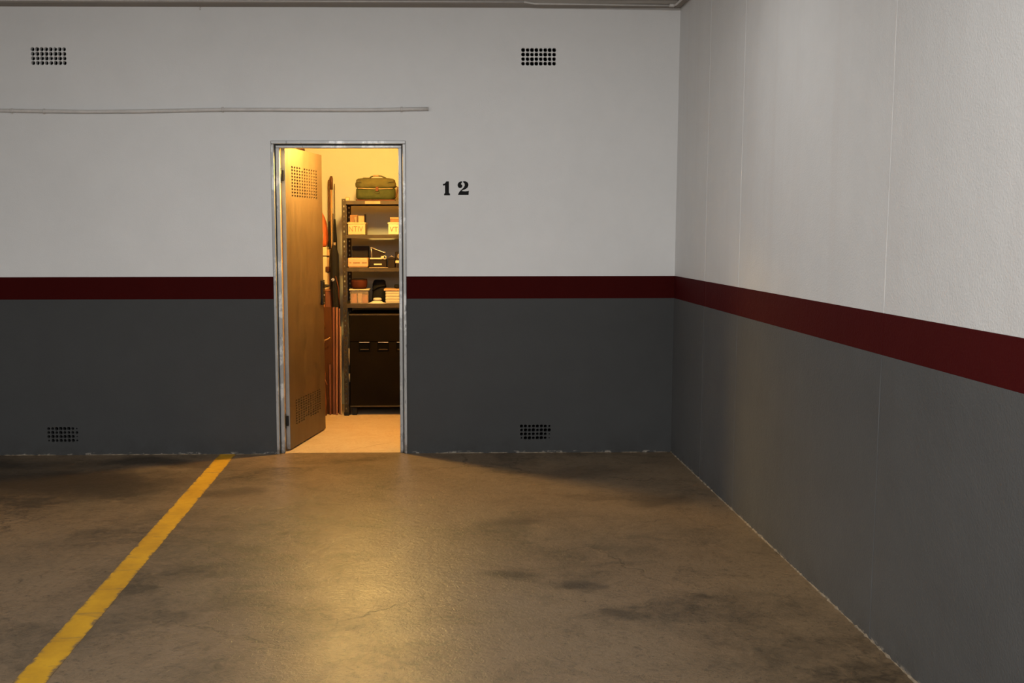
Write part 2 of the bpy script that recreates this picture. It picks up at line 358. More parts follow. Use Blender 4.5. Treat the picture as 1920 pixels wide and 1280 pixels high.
# ridges carry the paint of their band
n = NT('joint_ridge_paint'); zz = n.xyz(n.geo.outputs['Position'])[2]
c = n.mix(n.math('GREATER_THAN', zz, Z1), (0.11, 0.113, 0.116), (0.085, 0.009, 0.011)); c = n.mix(n.math('GREATER_THAN', zz, Z2), c, (0.64, 0.61, 0.58))
rdg.data.materials[0] = n.out(c, 0.5)

bm = BM(); bx(bm, XL-0.2, XL, YB, T, 0, ZC); wl = struct(obj('wall_left', bm, M_WHITE))
bm = BM(); bx(bm, XL, XL+0.002, YB, -0.003, 0, Z1); obj('painted_dado', bm, M_GREY, wl)
bm = BM(); bx(bm, XL, XL+0.0022, YB, -0.003, Z1, Z2); obj('painted_stripe', bm, M_RED, wl)
bm = BM(); bx(bm, XL-0.2, XC+0.18, YB-0.2, YB, 0, ZC); wf = struct(obj('wall_front', bm, M_WHITE))
bm = BM(); bx(bm, XL-0.2, XC+0.18, YB-0.2, T, ZC, ZC+0.15); struct(obj('ceiling', bm, M_CEIL))
bm = BM(); bx(bm, XL-0.2, XC+0.18, YB-0.2, 0.03, -0.15, 0); struct(obj('floor', bm, M_FLOOR))
# ceiling edge: flat band along the back wall, narrower one along the right wall
bm = BM(); bx(bm, XL, XC-0.045, -0.128, -0.0005, 2.9645, ZC-0.0005, 0.003); struct(obj('trim_1', bm, M_TRIM))
bm = BM(); bx(bm, XC-0.045, XC-0.0005, YB, -0.0005, 2.9645, ZC-0.0005, 0.003); struct(obj('trim_2', bm, M_TRIM))
# crumbling mortar bead in the corner of floor and right wall
bm = BM(); pts = []; rr = []
for i in range(420):
    pts.append((XC-0.001, -0.01-i*0.018, 0.0005)); rr.append(max(0.0008, random.gauss(0.0042, 0.0030)))
tube(bm, pts, rr, 6); struct(obj('trim_3', bm, M_MORTAR))
bm = BM()
for i in range(90):
    x = random.choice([random.uniform(-3, -1.2), random.uniform(-0.1, 1.55)]); l = random.uniform(0.02, 0.09)
    tube(bm, [(x, -0.003, 0.001), (x+l*0.5, -0.004, 0.001), (x+l, -0.003, 0.001)], [0.001, random.uniform(0.002, 0.0045), 0.001], 6)
t4 = struct(obj('trim_4', bm, M_MORTAR))

# storeroom behind the back wall
CX0, CX1, CYB, CZ = -1.26, 0.45, 2.09, 2.62
bm = BM(); bx(bm, CX0-0.1, CX1+0.1, 0.03, CYB+0.1, -0.15, 0); struct(obj('floor', bm, M_FLOOR2))
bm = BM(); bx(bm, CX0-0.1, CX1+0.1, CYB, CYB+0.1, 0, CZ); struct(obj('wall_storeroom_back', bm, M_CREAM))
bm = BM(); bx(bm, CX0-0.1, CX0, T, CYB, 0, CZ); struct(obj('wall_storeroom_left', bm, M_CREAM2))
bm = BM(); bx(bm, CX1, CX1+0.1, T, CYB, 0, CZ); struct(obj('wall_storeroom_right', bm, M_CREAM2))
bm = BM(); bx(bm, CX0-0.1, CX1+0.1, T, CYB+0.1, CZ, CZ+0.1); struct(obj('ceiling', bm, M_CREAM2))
# storeroom side of the wall with the doorway
bm = BM(); sheet(bm, [CX0, -1.112, -0.2205, CX1], [0, 2.107, CZ], [(-1.112, -0.2205, -1, 2.107)], T, T+0.006); struct(obj('wall_storeroom_front', bm, M_CREAM2))

# ------------------------------------------------------------------ air vents
for cx, cz, q, rr_, kind, lab in vents:
    t = thing('air_vent', lab, 'vent', (cx, 0, cz), group=('upper' if kind == 'white' else 'lower') + ' wall vents')
    yf = 0.0 if kind == 'white' else -0.0018
    bm = BM()
    for i in range(8):
        for k in range(4):
            f = 1.0
            if kind == 'grey' and (i, k) in ((7, 0), (0, 0), (7, 1), (7, 3)): f = random.uniform(0.35, 0.75)
            holed_cell(bm, (i-3.5)*q, (k-1.5)*q, q, q, rr_*f*1.03, rr_*f*1.03, yf, yf+0.03, 16, 0.06 if kind == 'white' else 0.14)
    obj('grille_plate', bm, M_WHITE if kind == 'white' else M_GREY, t, weld=True)
    bm = BM(); W, H = 4*q-0.0005, 2*q-0.0005      # open-fronted duct behind the plate
    bx(bm, -W, W, 0.0285, 0.0305+0.06, -H, H)
    bmesh.ops.delete(bm, geom=[f for f in bm.faces if f.calc_center_median().y < 0.03], context='FACES')
    obj('duct', bm, M_VOID, t)

# ------------------------------------------------------------------ stencilled number 12
def cp(pts): return [(0.0258 + (x/16 - 30.3)*0.003597, 1.8415 - (y/16 - 20.5)*0.003597) for x, y in pts]
num = thing('stencilled_number', 'black stencilled number 12 painted on the white wall beside the doorway', 'number', (0, 0, 0))
one = cp([(482, 408), (545, 392), (592, 328), (668, 328), (668, 662), (700, 700), (700, 738), (524, 738), (524, 702), (552, 664), (552, 440), (505, 458)])
two_a = cp([(1062, 328), (1010, 330), (955, 362), (925, 420), (928, 470), (955, 512), (1000, 528), (1045, 512), (1070, 470), (1062, 440), (1030, 418), (1032, 388), (1062, 352)])
two_b = cp([(1085, 326), (1150, 322), (1212, 352), (1246, 405), (1244, 460), (1215, 515), (1150, 560), (1085, 585), (1040, 612), (1150, 622), (1235, 612), (1260, 600), (1250, 724),
            (938, 724), (950, 680), (985, 625), (1050, 562), (1110, 505), (1136, 450), (1130, 395), (1088, 352)])
bm = BM(); prism(bm, one, -0.0012, -0.0001); obj('numeral', bm, M_BLACK, num)
bm = BM(); prism(bm, two_a, -0.0012, -0.0001); prism(bm, two_b, -0.0012, -0.0001); obj('numeral', bm, M_BLACK, num)

# ------------------------------------------------------------------ conduit above the door
cz_ = [(-7.4, 2.30), (-3.6, 2.304), (-2.88, 2.3010), (-2.62, 2.2965), (-2.30, 2.2935), (-1.95, 2.2960), (-1.42, 2.3075), (-1.1, 2.3080), (-0.78, 2.3060), (-0.45, 2.3065), (-0.28, 2.3100), (-0.069, 2.3135)]
t = thing('wall_conduit', 'long thin white conduit running along the white wall above the doorway', 'conduit', (0, 0, 2.30))
R_ = 0.0115
bm = BM(); tube(bm, [(x, -R_-0.003, z-2.30) for x, z in cz_], R_, 14); obj('pipe', bm, M_PIPE, t)
bm = BM(); tube(bm, [(-0.072, -R_-0.003, 0.0134), (-0.067, -R_-0.003, 0.0136)], R_+0.0012, 14); obj('end_cap', bm, M_PIPE, t)
for x, z in ((-2.80, 2.2995), (-2.59, 2.2962), (-1.421, 2.3075), (-0.245, 2.3105)):
    bm = BM(); tube(bm, [(x-0.006, -R_-0.003, z-2.30), (x+0.006, -R_-0.003, z-2.30)], R_+0.0022, 14)
    bx(bm, x-0.006, x+0.006, -0.004, -0.0002, z-2.30-0.02, z-2.30+0.02, 0.001); obj('pipe_clip', bm, M_PIPE, t)
# thin conduit in the ceiling corner
t = thing('ceiling_conduit', 'thin pale conduit along the ceiling edge turning at the corner', 'conduit', (0, 0, 2.97))
bm = BM(); tube(bm, [(-7.4, -0.136, 0.004), (-1.0, -0.137, 0.004), (0.55, -0.136, 0.003)], 0.0045, 8); tube(bm, [(0.55, -0.136, 0.003), (0.62, -0.126, -0.006), (1.50, -0.120, -0.0135)], 0.0058, 8)
obj('pipe', bm, M_PIPE, t)
bm = BM(); tube(bm, [(1.505, -0.12, -0.0135), (1.53, -0.15, -0.0135), (1.532, -0.6, -0.012), (1.532, -6, -0.012)], 0.0075, 8); obj('pipe', bm, M_PIPE, t)
bm = BM(); bx(bm, 1.49, 1.525, -0.14, -0.105, -0.022, -0.006, 0.003); obj('corner_box', bm, M_PIPE, t)
t = thing('wall_hook', 'tiny white screw hook in the wall just below the ceiling band', 'hook', (-1.551, -0.0005, 2.955))
bm = BM(); tube(bm, [(0, 0, 0.008), (0, -0.012, 0.007), (0, -0.018, -0.002), (0, -0.012, -0.010), (0, -0.005, -0.006)], 0.0025, 8); obj('hook', bm, M_PIPE, t)
bm = BM(); tube(bm, [(0, 0.0, 0.008), (0, -0.003, 0.008)], 0.006, 10); obj('base', bm, M_PIPE, t)

# ------------------------------------------------------------------ yellow bay line
t0, t1 = Vector((-1.4475, -0.004, 0)), Vector((-1.3440, -5.6, 0))
L = (t1-t0).length; ang = math.atan2(t1.y-t0.y, t1.x-t0.x) + PI/2
bm = BM(); bx(bm, -0.0565, 0.0565, -L, 0, 0.0002, 0.0012)
o = obj('bay_line', bm, M_YELLOW, None, t0); o.rotation_euler = (0, 0, ang)
tag(o, 'worn yellow parking bay line painted on the concrete floor', 'line')

# ------------------------------------------------------------------ door_1: frame, leaf, hinges, handle
door = bpy.data.objects.new('door_1', None); COL.objects.link(door); door['kind'] = 'structure'
door['label'] = 'open galvanised metal door with slotted vents in a metal frame'
fx0, fx1, fz = -1.112, -0.2205, 2.107
def goal(bm, x0, x1, zt, wdt, y0, y1, bev=0.0015, x_only=None):   # mitred goal post section
    for a, b in ((x0, x0+wdt), (x1-wdt, x1)): bx(bm, a, b, y0, y1, 0.0, zt-wdt, bev)
    bx(bm, x0, x1, y0, y1, zt-wdt, zt, bev)
bm = BM(); goal(bm, fx0, fx1, fz, 0.021, -0.012, 0.10, 0.003); obj('door_frame', bm, M_FRAME, door)
bm = BM(); goal(bm, fx0+0.021, fx1-0.021, fz-0.021, 0.016, 0.034, 0.10, 0.0015)
o = obj('frame_rebate', bm, simple('frame_groove_shade', (0.10, 0.10, 0.10), 0.6, 0.2), door)  # dark colour carries the shade of the recessed groove
bm = BM()
for a, b in ((fx0+0.027, fx0+0.0525), (fx1-0.050, fx1-0.028)): bx(bm, a, b, 0.016, 0.052 if a < -1 else 0.11, 0, fz-0.045, 0.0025)
bx(bm, fx0+0.028, fx1-0.028, 0.016, 0.075, fz-0.045, fz-0.028, 0.0025); obj('frame_stop', bm, M_FRAME, door)
# leaf in its own axes: u along the leaf, front skin at y=0 facing -y before rotation
hp = Vector((-1.033, 0.094, 0)); dv = Vector((0.146, 0.728, 0)).normalized()
LW, Z0, ZT, TH = 0.80, 0.012, 2.079, 0.030
leafr = math.atan2(dv.y, dv.x)
bm = BM()
def rect(bm, u0, u1, z0, z1, y=0.0):
    bm.faces.new([bm.verts.new((a, y, b)) for a, b in ((u0, z0), (u1, z0), (u1, z1), (u0, z1))])
NC, NR, PU, PZ = 11, 10, 0.0530, 0.0215
ua, ub = 0.401-NC*PU/2, 0.401+NC*PU/2
zones = [(0.2505-PZ*NR/2*0.84, 0.2505+PZ*NR/2*0.84, PZ*0.84), (1.853-PZ*NR/2, 1.853+PZ*NR/2, PZ)]
rect(bm, 0, ua, Z0, ZT); rect(bm, ub, LW, Z0, ZT)
zc = [Z0, zones[0][0], zones[0][1], zones[1][0], zones[1][1], ZT]
for k in (0, 2, 4): rect(bm, ua, ub, zc[k], zc[k+1])
for zi, (za, zb, pz) in enumerate(zones):
    for i in range(NC):
        for k in range(NR):
            if (zi, i, k) in ((1, 4, 9), (0, 4, 0), (0, 5, 0), (0, 10, 0)): rect(bm, ua+i*PU, ua+(i+1)*PU, za+k*pz, za+(k+1)*pz); continue
            holed_cell(bm, ua+(i+0.5)*PU, za+(k+0.5)*pz, PU, pz, 0.0165, pz*0.33, 0.0, 0.005, 8)
rect(bm, 0, LW, Z0, ZT, TH)                                    # back skin
for u in (0, LW): bm.faces.new([bm.verts.new(c) for c in ((u, 0, Z0), (u, TH, Z0), (u, TH, ZT), (u, 0, ZT))])
for z in (Z0, ZT): bm.faces.new([bm.verts.new(c) for c in ((0, 0, z), (LW, 0, z), (LW, TH, z), (0, TH, z))])
leaf = obj('door_leaf', bm, M_LEAF, door, hp); leaf.rotation_euler = (0, 0, leafr)
bm = BM(); bx(bm, -0.0015, 0.0005, 0.001, TH-0.001, Z0, ZT, 0.0005); e1 = obj('leaf_edge', bm, M_LEAF_EDGE, leaf)
# handle: long back plate, neck and lever, keyhole
bm = BM(); bx(bm, 0.728, 0.788, -0.016, -0.0002, 0.965, 1.150, 0.005, 2); hb = obj('door_handle', bm, M_DARKMETAL, door, hp); hb.rotation_euler = (0, 0, leafr)
bm = BM(); tube(bm, [(0.770, -0.015, 1.108), (0.770, -0.046, 1.108), (0.762, -0.053, 1.108), (0.735, -0.055, 1.107), (0.650, -0.052, 1.104)], [0.009, 0.009, 0.0095, 0.009, 0.0075], 10); obj('lever', bm, M_DARKMETAL, hb)
bm = BM(); tube(bm, [(0.762, -0.0158, 1.035), (0.762, -0.021, 1.035)], 0.008, 12); obj('lock_cylinder', bm, M_SILVER, hb)
for z in (0.978, 1.137):
    bm = BM(); tube(bm, [(0.762, -0.0158, z), (0.762, -0.0185, z)], 0.004, 8); obj('screw', bm, M_SILVER, hb)
bm = BM(); bx(bm, 0.752, 0.788, TH+0.0002, TH+0.008, 0.965, 1.150, 0.004, 2); tube(bm, [(0.770, TH+0.006, 1.108), (0.770, TH+0.046, 1.108), (0.735, TH+0.055, 1.107), (0.650, TH+0.052, 1.104)], 0.0088, 10)
hb2 = obj('door_handle', bm, M_DARKMETAL, door, hp); hb2.rotation_euler = (0, 0, leafr)
for z in (0.215, 1.885):
    bm = BM(); bx(bm, -1.072, -1.040, 0.070, 0.0855, z-0.035, z+0.035, 0.002); tube(bm, [(-1.064, 0.068, z-0.05), (-1.064, 0.068, z+0.05)], 0.008, 10)
    obj('hinge', bm, M_DARKMETAL, door)

# ------------------------------------------------------------------ storeroom lamp (out of the frame, above the lintel)
lamp = thing('pendant_bulb', 'bare warm bulb hanging from the storeroom ceiling just inside the doorway', 'lamp', (-0.55, 0.25, CZ-0.012))
bm = BM(); tube(bm, [(0, 0, 0.012), (0, 0, -0.31)], 0.003, 8); obj('cord', bm, M_RUBBER, lamp)
bm = BM(); tube(bm, [(0, 0, -0.300), (0, 0, -0.357)], [0.014, 0.018], 14); obj('socket', bm, M_RUBBER, lamp)
bm = BM(); lathe(bm, (0, 0, -0.450), [(0.006, -0.046), (0.027, -0.039), (0.042, -0.018), (0.047, 0.0), (0.043, 0.020), (0.030, 0.046), (0.018, 0.072), (0.015, 0.096)], 20)
mb = bpy.data.materials.new('bulb_glow'); mb.use_nodes = True; nt = mb.node_tree
em = nt.nodes.new('ShaderNodeEmission'); em.inputs[0].default_value = (1.0, 0.62, 0.17, 1); em.inputs[1].default_value = 2800
nt.links.new(em.outputs[0], nt.nodes['Material Output'].inputs[0])
obj('bulb', bm, mb, lamp)

# ------------------------------------------------------------------ metal shelving rack
RY0, RY1, RX0, RX1 = 1.497, 1.985, -0.787, 0.115
rack = thing('shelving_rack', 'tall dark slotted metal shelving rack against the storeroom back wall', 'shelving', (0, 0, 0))
def angle_post(name, x, yf, sx, sy):     # L section with slots, flanges towards sx and sy
    bm = BM(); W = 0.034; n = 44; P_ = 1.776/n
    for k in range(n):
        holed_cell(bm, W/2, (k+0.5)*P_, W, P_, 0.0060, 0.0085, 0.0, 0.002, 8)
    bb = BM()
    for k in range(n):
        holed_cell(bb, W/2, (k+0.5)*P_, W, P_, 0.0060, 0.0085, 0.0, 0.002, 8)
    for v in bb.verts: v.co = Vector((v.co.y, v.co.x, v.co.z))
    me = bpy.data.meshes.new('tmp'); bb.to_mesh(me); bb.free(); bm.from_mesh(me); bpy.data.meshes.remove(me)
    for v in bm.verts: v.co.x = x + v.co.x*sx; v.co.y = yf + v.co.y*sy
    return obj(name, bm, M_RACK, rack, weld=True)
for x, sx in ((RX0, 1), (RX1, -1)):
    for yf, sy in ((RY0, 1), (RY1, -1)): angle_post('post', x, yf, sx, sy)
for x in (RX0, RX1):
    for yf in (RY0, RY1):
        bm = BM(); a = 1 if x == RX0 else -1; b = 1 if yf == RY0 else -1
        bx(bm, min(x-a*0.003, x+a*0.040), max(x-a*0.003, x+a*0.040), min(yf-b*0.003, yf+b*0.040), max(yf-b*0.003, yf+b*0.040), 0.0, 0.03, 0.003); obj('foot', bm, M_RUBBER, rack)
boards = [(1.732, 1.761), (1.459, 1.487), (1.189, 1.219), (0.894, 0.926)]
for k, (a, b) in enumerate(boards):
    bm = BM()
    x0, x1 = RX0+0.004, RX1-0.004
    bx(bm, x0, x1, RY0+0.003, RY1-0.003, b-0.002, b)                          # tray top
    bx(bm, x0, x1, RY0+0.003, RY0+0.005, a, b-0.002); bx(bm, x0, x1, RY1-0.005, RY1-0.003, a, b-0.002)
    bx(bm, x0, x1, RY0+0.005, RY0+0.018, a, a+0.002); bx(bm, x0, x1, RY1-0.018, RY1-0.005, a, a+0.002)
    for x in (x0, x1-0.002): bx(bm, x, x+0.002, RY0+0.005, RY1-0.005, a, b-0.002)
    sh = obj('shelf', bm, M_SHELF, rack)
    if k == 0:
        bm = BM(); bx(bm, -0.598, -0.475, RY0-0.0005, RY0+0.0028, 1.735, 1.758, 0.0005); obj('shelf_label', bm, M_TAN, sh)
ZS = [b for a, b in boards]

# ------------------------------------------------------------------ olive bag on top
def soft_box(bm, x0, x1, y0, y1, z0, z1, bev, bulge=0.0, cuts_=5):
    g = bx(bm, x0, x1, y0, y1, z0, z1)
    es = list({e for v in g for e in v.link_edges})
    bmesh.ops.subdivide_edges(bm, edges=es, cuts=cuts_, use_grid_fill=True)
    cx, cy, cz2 = (x0+x1)/2, (y0+y1)/2, (z0+z1)/2; hx_, hy, hz_ = (x1-x0)/2, (y1-y0)/2, (z1-z0)/2
    for v in bm.verts:
        a, b, c = (v.co.x-cx)/hx_, (v.co.y-cy)/hy, (v.co.z-cz2)/hz_
        if max(abs(a), abs(b), abs(c)) > 1.02: continue
        k = (abs(a)**6+abs(b)**6+abs(c)**6)**(1/6)/max(abs(a), abs(b), abs(c), 1e-6)
        w_ = bulge*(1-a*a)*(1-c*c)
        v.co = Vector((cx+a*hx_/k, cy+b*hy/k*(1+w_), cz2+c*hz_/k)) + Vector((random.uniform(-1, 1), random.uniform(-1, 1), random.uniform(-1, 1)))*bev
    for f in bm.faces: f.smooth = True
bag = thing('canvas_bag', 'olive green canvas bag with brown leather tab on top of the rack', 'bag', (-0.519, 1.66, ZS[0]))
bm = BM(); soft_box(bm, -0.161, 0.161, -0.09, 0.09, 0.006, 0.118, 0.0012, 0.14); obj('body', bm, M_OLIVE, bag)
bm = BM(); soft_box(bm, -0.166, 0.166, -0.096, 0.094, 0.100, 0.186, 0.0012, 0.10)
for v in bm.verts:
    if v.co.z > 0.15: v.co.x *= 0.965; v.co.y *= 0.93
obj('lid', bm, M_OLIVE2, bag)
bm = BM(); bx(bm, -0.160, 0.163, -0.088, 0.088, 0.0, 0.012, 0.004); obj('base', bm, M_LEATHER, bag)
bm = BM(); tube(bm, [(-0.14, -0.108, 0.102), (-0.06, -0.112, 0.098), (0.04, -0.112, 0.096), (0.145, -0.106, 0.100)], 0.0028, 8); obj('piping', bm, M_TAN, bag)
bm = BM(); tube(bm, [(-0.055, -0.01, 0.182), (-0.035, -0.01, 0.200), (0.0, -0.01, 0.206), (0.045, -0.01, 0.204), (0.078, -0.01, 0.190), (0.09, -0.01, 0.182)], [0.006, 0.0065, 0.006, 0.006, 0.0065, 0.006], 8); obj('handle', bm, M_DKOLIVE, bag)
bm = BM(); tube(bm, [(-0.022, -0.011, 0.2045), (0.024, -0.011, 0.2055)], 0.0085, 10); obj('handle_wrap', bm, M_TAN, bag)
bm = BM(); bx(bm, -0.105, -0.05, -0.03, 0.01, 0.182, 0.192, 0.003); obj('strap_loop', bm, M_DKOLIVE, bag)
bm = BM(); bx(bm, 0.005, 0.028, -0.121, -0.111, 0.078, 0.112, 0.003); obj('leather_tab', bm, M_LEATHER, bag)
bm = BM(); tube(bm, [(0.016+0.021*math.cos(a), -0.111, 0.072+0.014*math.sin(a)) for a in [2*PI*k/16 for k in range(17)]], 0.0026, 6); obj('stitched_ring', bm, M_DKOLIVE, bag)
for s in (-1, 1):
    bm = BM(); prism(bm, [(s*0.145, 0.163), (s*0.118, 0.160), (s*0.104, 0.146), (s*0.125, 0.152), (s*0.147, 0.150)], -0.108, -0.094); obj('corner_patch', bm, M_DKOLIVE, bag)
bm = BM(); tube(bm, [(0.166, -0.02, 0.120), (0.182, -0.02, 0.112), (0.176, -0.02, 0.075), (0.168, -0.02, 0.035), (0.158, -0.02, 0.03)], 0.0045, 8); obj('side_strap', bm, M_LEATHER, bag)
bm = BM(); bx(bm, -0.020, 0.016, -0.02, 0.02, 0, 0.032, 0.006, 2); tube(bm, [(-0.012, -0.0, 0.030), (0.010, 0.0, 0.022)], 0.006, 8)
o = obj('wooden_block', bm, M_WOODL, None, (-0.745, 1.58, ZS[0])); tag(o, 'small tan wooden block on the left corner of the rack top', 'block')

# ------------------------------------------------------------------ open crates with lettering (second shelf)
def crate(name, label, x, yf, z, w_, d, h, m, parts=True, taper=0.006):
    t = thing(name, label, 'crate', (x+w_/2, yf, z)); bm = BM(); wt = 0.003
    for a, b, c_, e in ((-w_/2+taper, w_/2-taper, 0, wt), (-w_/2+taper, w_/2-taper, d-wt, d), (-w_/2+taper, -w_/2+taper+wt, wt, d-wt), (w_/2-taper-wt, w_/2-taper, wt, d-wt)):
        bx(bm, a, b, c_+0.004, e+0.004, 0, h-0.012)
    bx(bm, -w_/2+taper, w_/2-taper, 0.004, d+0.004, 0, 0.003)
    obj('body', bm, m, t)
    bm = BM(); R2 = 0.007
    for a, b, c_, e in ((-w_/2, w_/2, -0.002, R2), (-w_/2, w_/2, d+0.006-R2, d+0.008), (-w_/2, -w_/2+R2+0.002, R2, d-R2+0.006), (w_/2-R2-0.002, w_/2, R2, d-R2+0.006)): bx(bm, a, b, c_, e, h-0.013, h, 0.0015)
    obj('rim', bm, m, t)
    return t
def lettering(t, txt, size, x, z, m, sx=1.0):
    cu = bpy.data.curves.new('lettering', 'FONT'); cu.body = txt; cu.size = size; cu.extrude = 0.0006; cu.align_x = 'CENTER'; cu.resolution_u = 2
    tmp = bpy.data.objects.new('tmp', cu); COL.objects.link(tmp)
    dg = bpy.context.evaluated_depsgraph_get(); me = bpy.data.meshes.new_from_object(tmp.evaluated_get(dg)); bpy.data.objects.remove(tmp)
    me.materials.clear(); me.materials.append(m)
    o = bpy.data.objects.new('lettering', me); COL.objects.link(o); o.parent = t; o.rotation_euler = (PI/2, 0, 0); o.location = (x, 0.0032, z); o.scale = (sx, 1, 1); return o
c1 = crate('plastic_crate', 'open yellow plastic crate with lettering, left end of the second shelf', -0.745, 1.515, ZS[1], 0.150, 0.25, 0.100, M_YELP)
lettering(c1, 'NTIV', 0.062, -0.008, 0.026, M_BROWNP, 0.85)
c2 = crate('plastic_crate', 'open cream plastic crate with lettering, partly hidden by the door frame on the second shelf', -0.418, 1.515, ZS[1], 0.165, 0.25, 0.100, M_CREAMP)
lettering(c2, 'VTC', 0.060, -0.012, 0.024, M_BROWNP, 0.95)
def carton(name, label, x0, x1, y0, y1, z0, h, m, cat='box', lid=None, bev=0.002, rz=0):
    cx, cy = (x0+x1)/2, (y0+y1)/2
    t = thing(name, label, cat, (cx, cy, z0), rz); a, b = (x1-x0)/2, (y1-y0)/2
    bm = BM(); bx(bm, -a, a, -b, b, 0, h, bev); obj('body', bm, m, t)
    if lid:
        lm, lh, ov = lid; bm = BM(); bx(bm, -a-ov, a+ov, -b-ov, b+ov, h-lh, h+0.002, 0.0015)
        obj('lid', bm, lm, t)
    else:
        bm = BM(); bx(bm, -a+0.001, a-0.001, -0.0126, 0.012, h, h+0.0008); obj('tape', bm, M_BROWNP, t)
    return t
carton('cardboard_box', 'small brown box standing in the yellow lettered crate', -0.730, -0.668, 1.60, 1.66, ZS[1]+0.0035, 0.158, M_CARD)
carton('cardboard_box', 'pale brown box in the right half of the yellow lettered crate', -0.660, -0.612, 1.56, 1.62, ZS[1]+0.0035, 0.150, M_CARD2)
o = carton('small_bottle', 'thin pale upright bottle between two boxes in the yellow crate', -0.688, -0.672, 1.54, 1.556, ZS[1]+0.0035, 0.138, M_TAN, 'bottle', (M_TAN, 0.02, 0.001), 0.005)
o = thing('panel', 'thin dark folder leaning in the back of the yellow lettered crate', 'panel', (-0.607, 1.70, ZS[1]+0.004))  # kind unknown; stands for a dark leaning shape in the crate
bm = BM(); bx(bm, -0.010, 0.0, -0.05, 0.05, 0, 0.165, 0.001); obj('board', bm, M_DKBROWN, o)
carton('cardboard_box', 'reddish brown box standing in the cream lettered crate', -0.400, -0.282, 1.58, 1.66, ZS[1]+0.0035, 0.137, M_CARD, lid=(M_CARD2, 0.012, 0.002))

# ------------------------------------------------------------------ third shelf
t = thing('slotted_box', 'orange tan plastic box with three slots on the left of the third shelf', 'box', (-0.662, 1.59, ZS[2]))
bm = BM(); bx(bm, -0.083, 0.083, -0.075, 0.075, 0.006, 0.080, 0.009, 3); obj('body', bm, M_ORTAN, t)
bm = BM(); bx(bm, -0.078, 0.078, -0.070, 0.070, 0.0, 0.008, 0.002); obj('base', bm, M_BROWNP, t)
for a, b in ((-0.070, -0.054), (-0.040, 0.016), (0.032, 0.072)):
    bm = BM(); bx(bm, a, b, -0.0765, -0.0745, 0.036, 0.046, 0.001); obj('slot', bm, M_BROWNP, t)
t = carton('dark_case', 'dark brown case standing behind the orange slotted box', -0.720, -0.590, 1.69, 1.80, ZS[2], 0.172, M_DKBROWN, 'case', (M_DKBROWN, 0.03, 0.003), 0.004)
t = carton('dark_crate', 'dark open-topped crate carrying a pale folding bracket, third shelf', -0.566, -0.430, 1.52, 1.66, ZS[2], 0.066, M_DKBROWN, 'crate', (M_DKBROWN, 0.006, 0.0), 0.003)
bm = BM(); bx(bm, -0.035, 0.030, -0.0735, -0.0702, 0.022, 0.034, 0.0008); obj('paper_label', bm, M_PAPER, t)
t = thing('folding_bracket', 'pale metal folding bracket with slanting arm lying on the dark crate', 'bracket', (-0.498, 1.57, ZS[2]+0.0682))
bm = BM(); bx(bm, -0.070, 0.030, -0.012, 0.012, 0.0, 0.012, 0.003, 2); bx(bm, 0.020, 0.046, -0.014, 0.014, 0.002, 0.026, 0.006, 2); obj('base_bar', bm, M_CREAMP, t)
bm = BM(); tube(bm, [(0.050+0.013*math.cos(a), -0.004, 0.014+0.013*math.sin(a)) for a in [2*PI*k/16 for k in range(17)]], 0.0045, 8); obj('ring', bm, M_CREAMP, t)
bm = BM(); tube(bm, [(-0.055, 0.0, 0.011), (-0.056, 0.0, 0.06), (-0.060, 0.0, 0.098)], [0.0045, 0.0040, 0.0055], 10); obj('upright_arm', bm, M_SILVER, t)
bm = BM(); tube(bm, [(-0.057, -0.006, 0.096), (-0.01, -0.006, 0.076), (0.042, -0.006, 0.056), (0.058, -0.006, 0.055)], [0.006, 0.004, 0.0045, 0.006], 10); obj('slanting_arm', bm, M_SILVER, t)
bm = BM(); prism(bm, [(-0.05, 0.014), (-0.05, 0.09), (0.05, 0.050), (0.05, 0.030), (0.018, 0.028), (0.012, 0.014)], 0.001, 0.003); obj('dark_backdrop', bm, M_DKBROWN, t)  # added sheet: the dark background between the arms put into its colour
o = obj('paper_strip', (lambda b: (bx(b, -0.075, 0.075, -0.010, 0.004, 0, 0.003, 0.0008), b)[1])(BM()), M_PAPER, None, (-0.494, 1.512, ZS[2])); tag(o, 'pale paper strip on the front edge of the third shelf', 'paper')
t = carton('dark_case', 'dark brown case right of the folding bracket, third shelf', -0.420, -0.362, 1.54, 1.66, ZS[2], 0.078, M_DKBROWN, 'case', (M_DKBROWN, 0.012, 0.002), 0.003)
bm = BM(); tube(bm, [(-0.020, -0.03, 0.082), (0.0, -0.034, 0.094), (0.024, -0.03, 0.082)], 0.004, 8); obj('handle', bm, M_SILVER, t)
t = thing('framed_gauge', 'dark square box with a round dial, cut by the door frame on the third shelf', 'gauge', (-0.318, 1.60, ZS[2]))
bm = BM(); bx(bm, -0.044, 0.10, -0.02, 0.05, 0, 0.128, 0.004); obj('body', bm, M_DKBROWN, t)
bm = BM(); tube(bm, [(-0.004, -0.0195, 0.092), (-0.004, -0.028, 0.092)], 0.022, 20); obj('dial', bm, M_TAN, t)
bm = BM(); tube(bm, [(-0.004, -0.0275, 0.092), (-0.004, -0.031, 0.092)], 0.011, 16); obj('dial_centre', bm, M_DKBROWN, t)
o = obj('paper_packet', (lambda b: (bx(b, 0, 0.11, -0.02, 0.03, 0, 0.022, 0.004, 2), b)[1])(BM()), M_PAPER, None, (-0.358, 1.548, ZS[2]+0.036)); tag(o, 'cream packet on a dark box in front of the round dial', 'packet')
t = carton('dark_box', 'low dark box under the cream packet at the door frame', -0.355, -0.25, 1.515, 1.578, ZS[2], 0.034, M_DKBROWN, 'box')

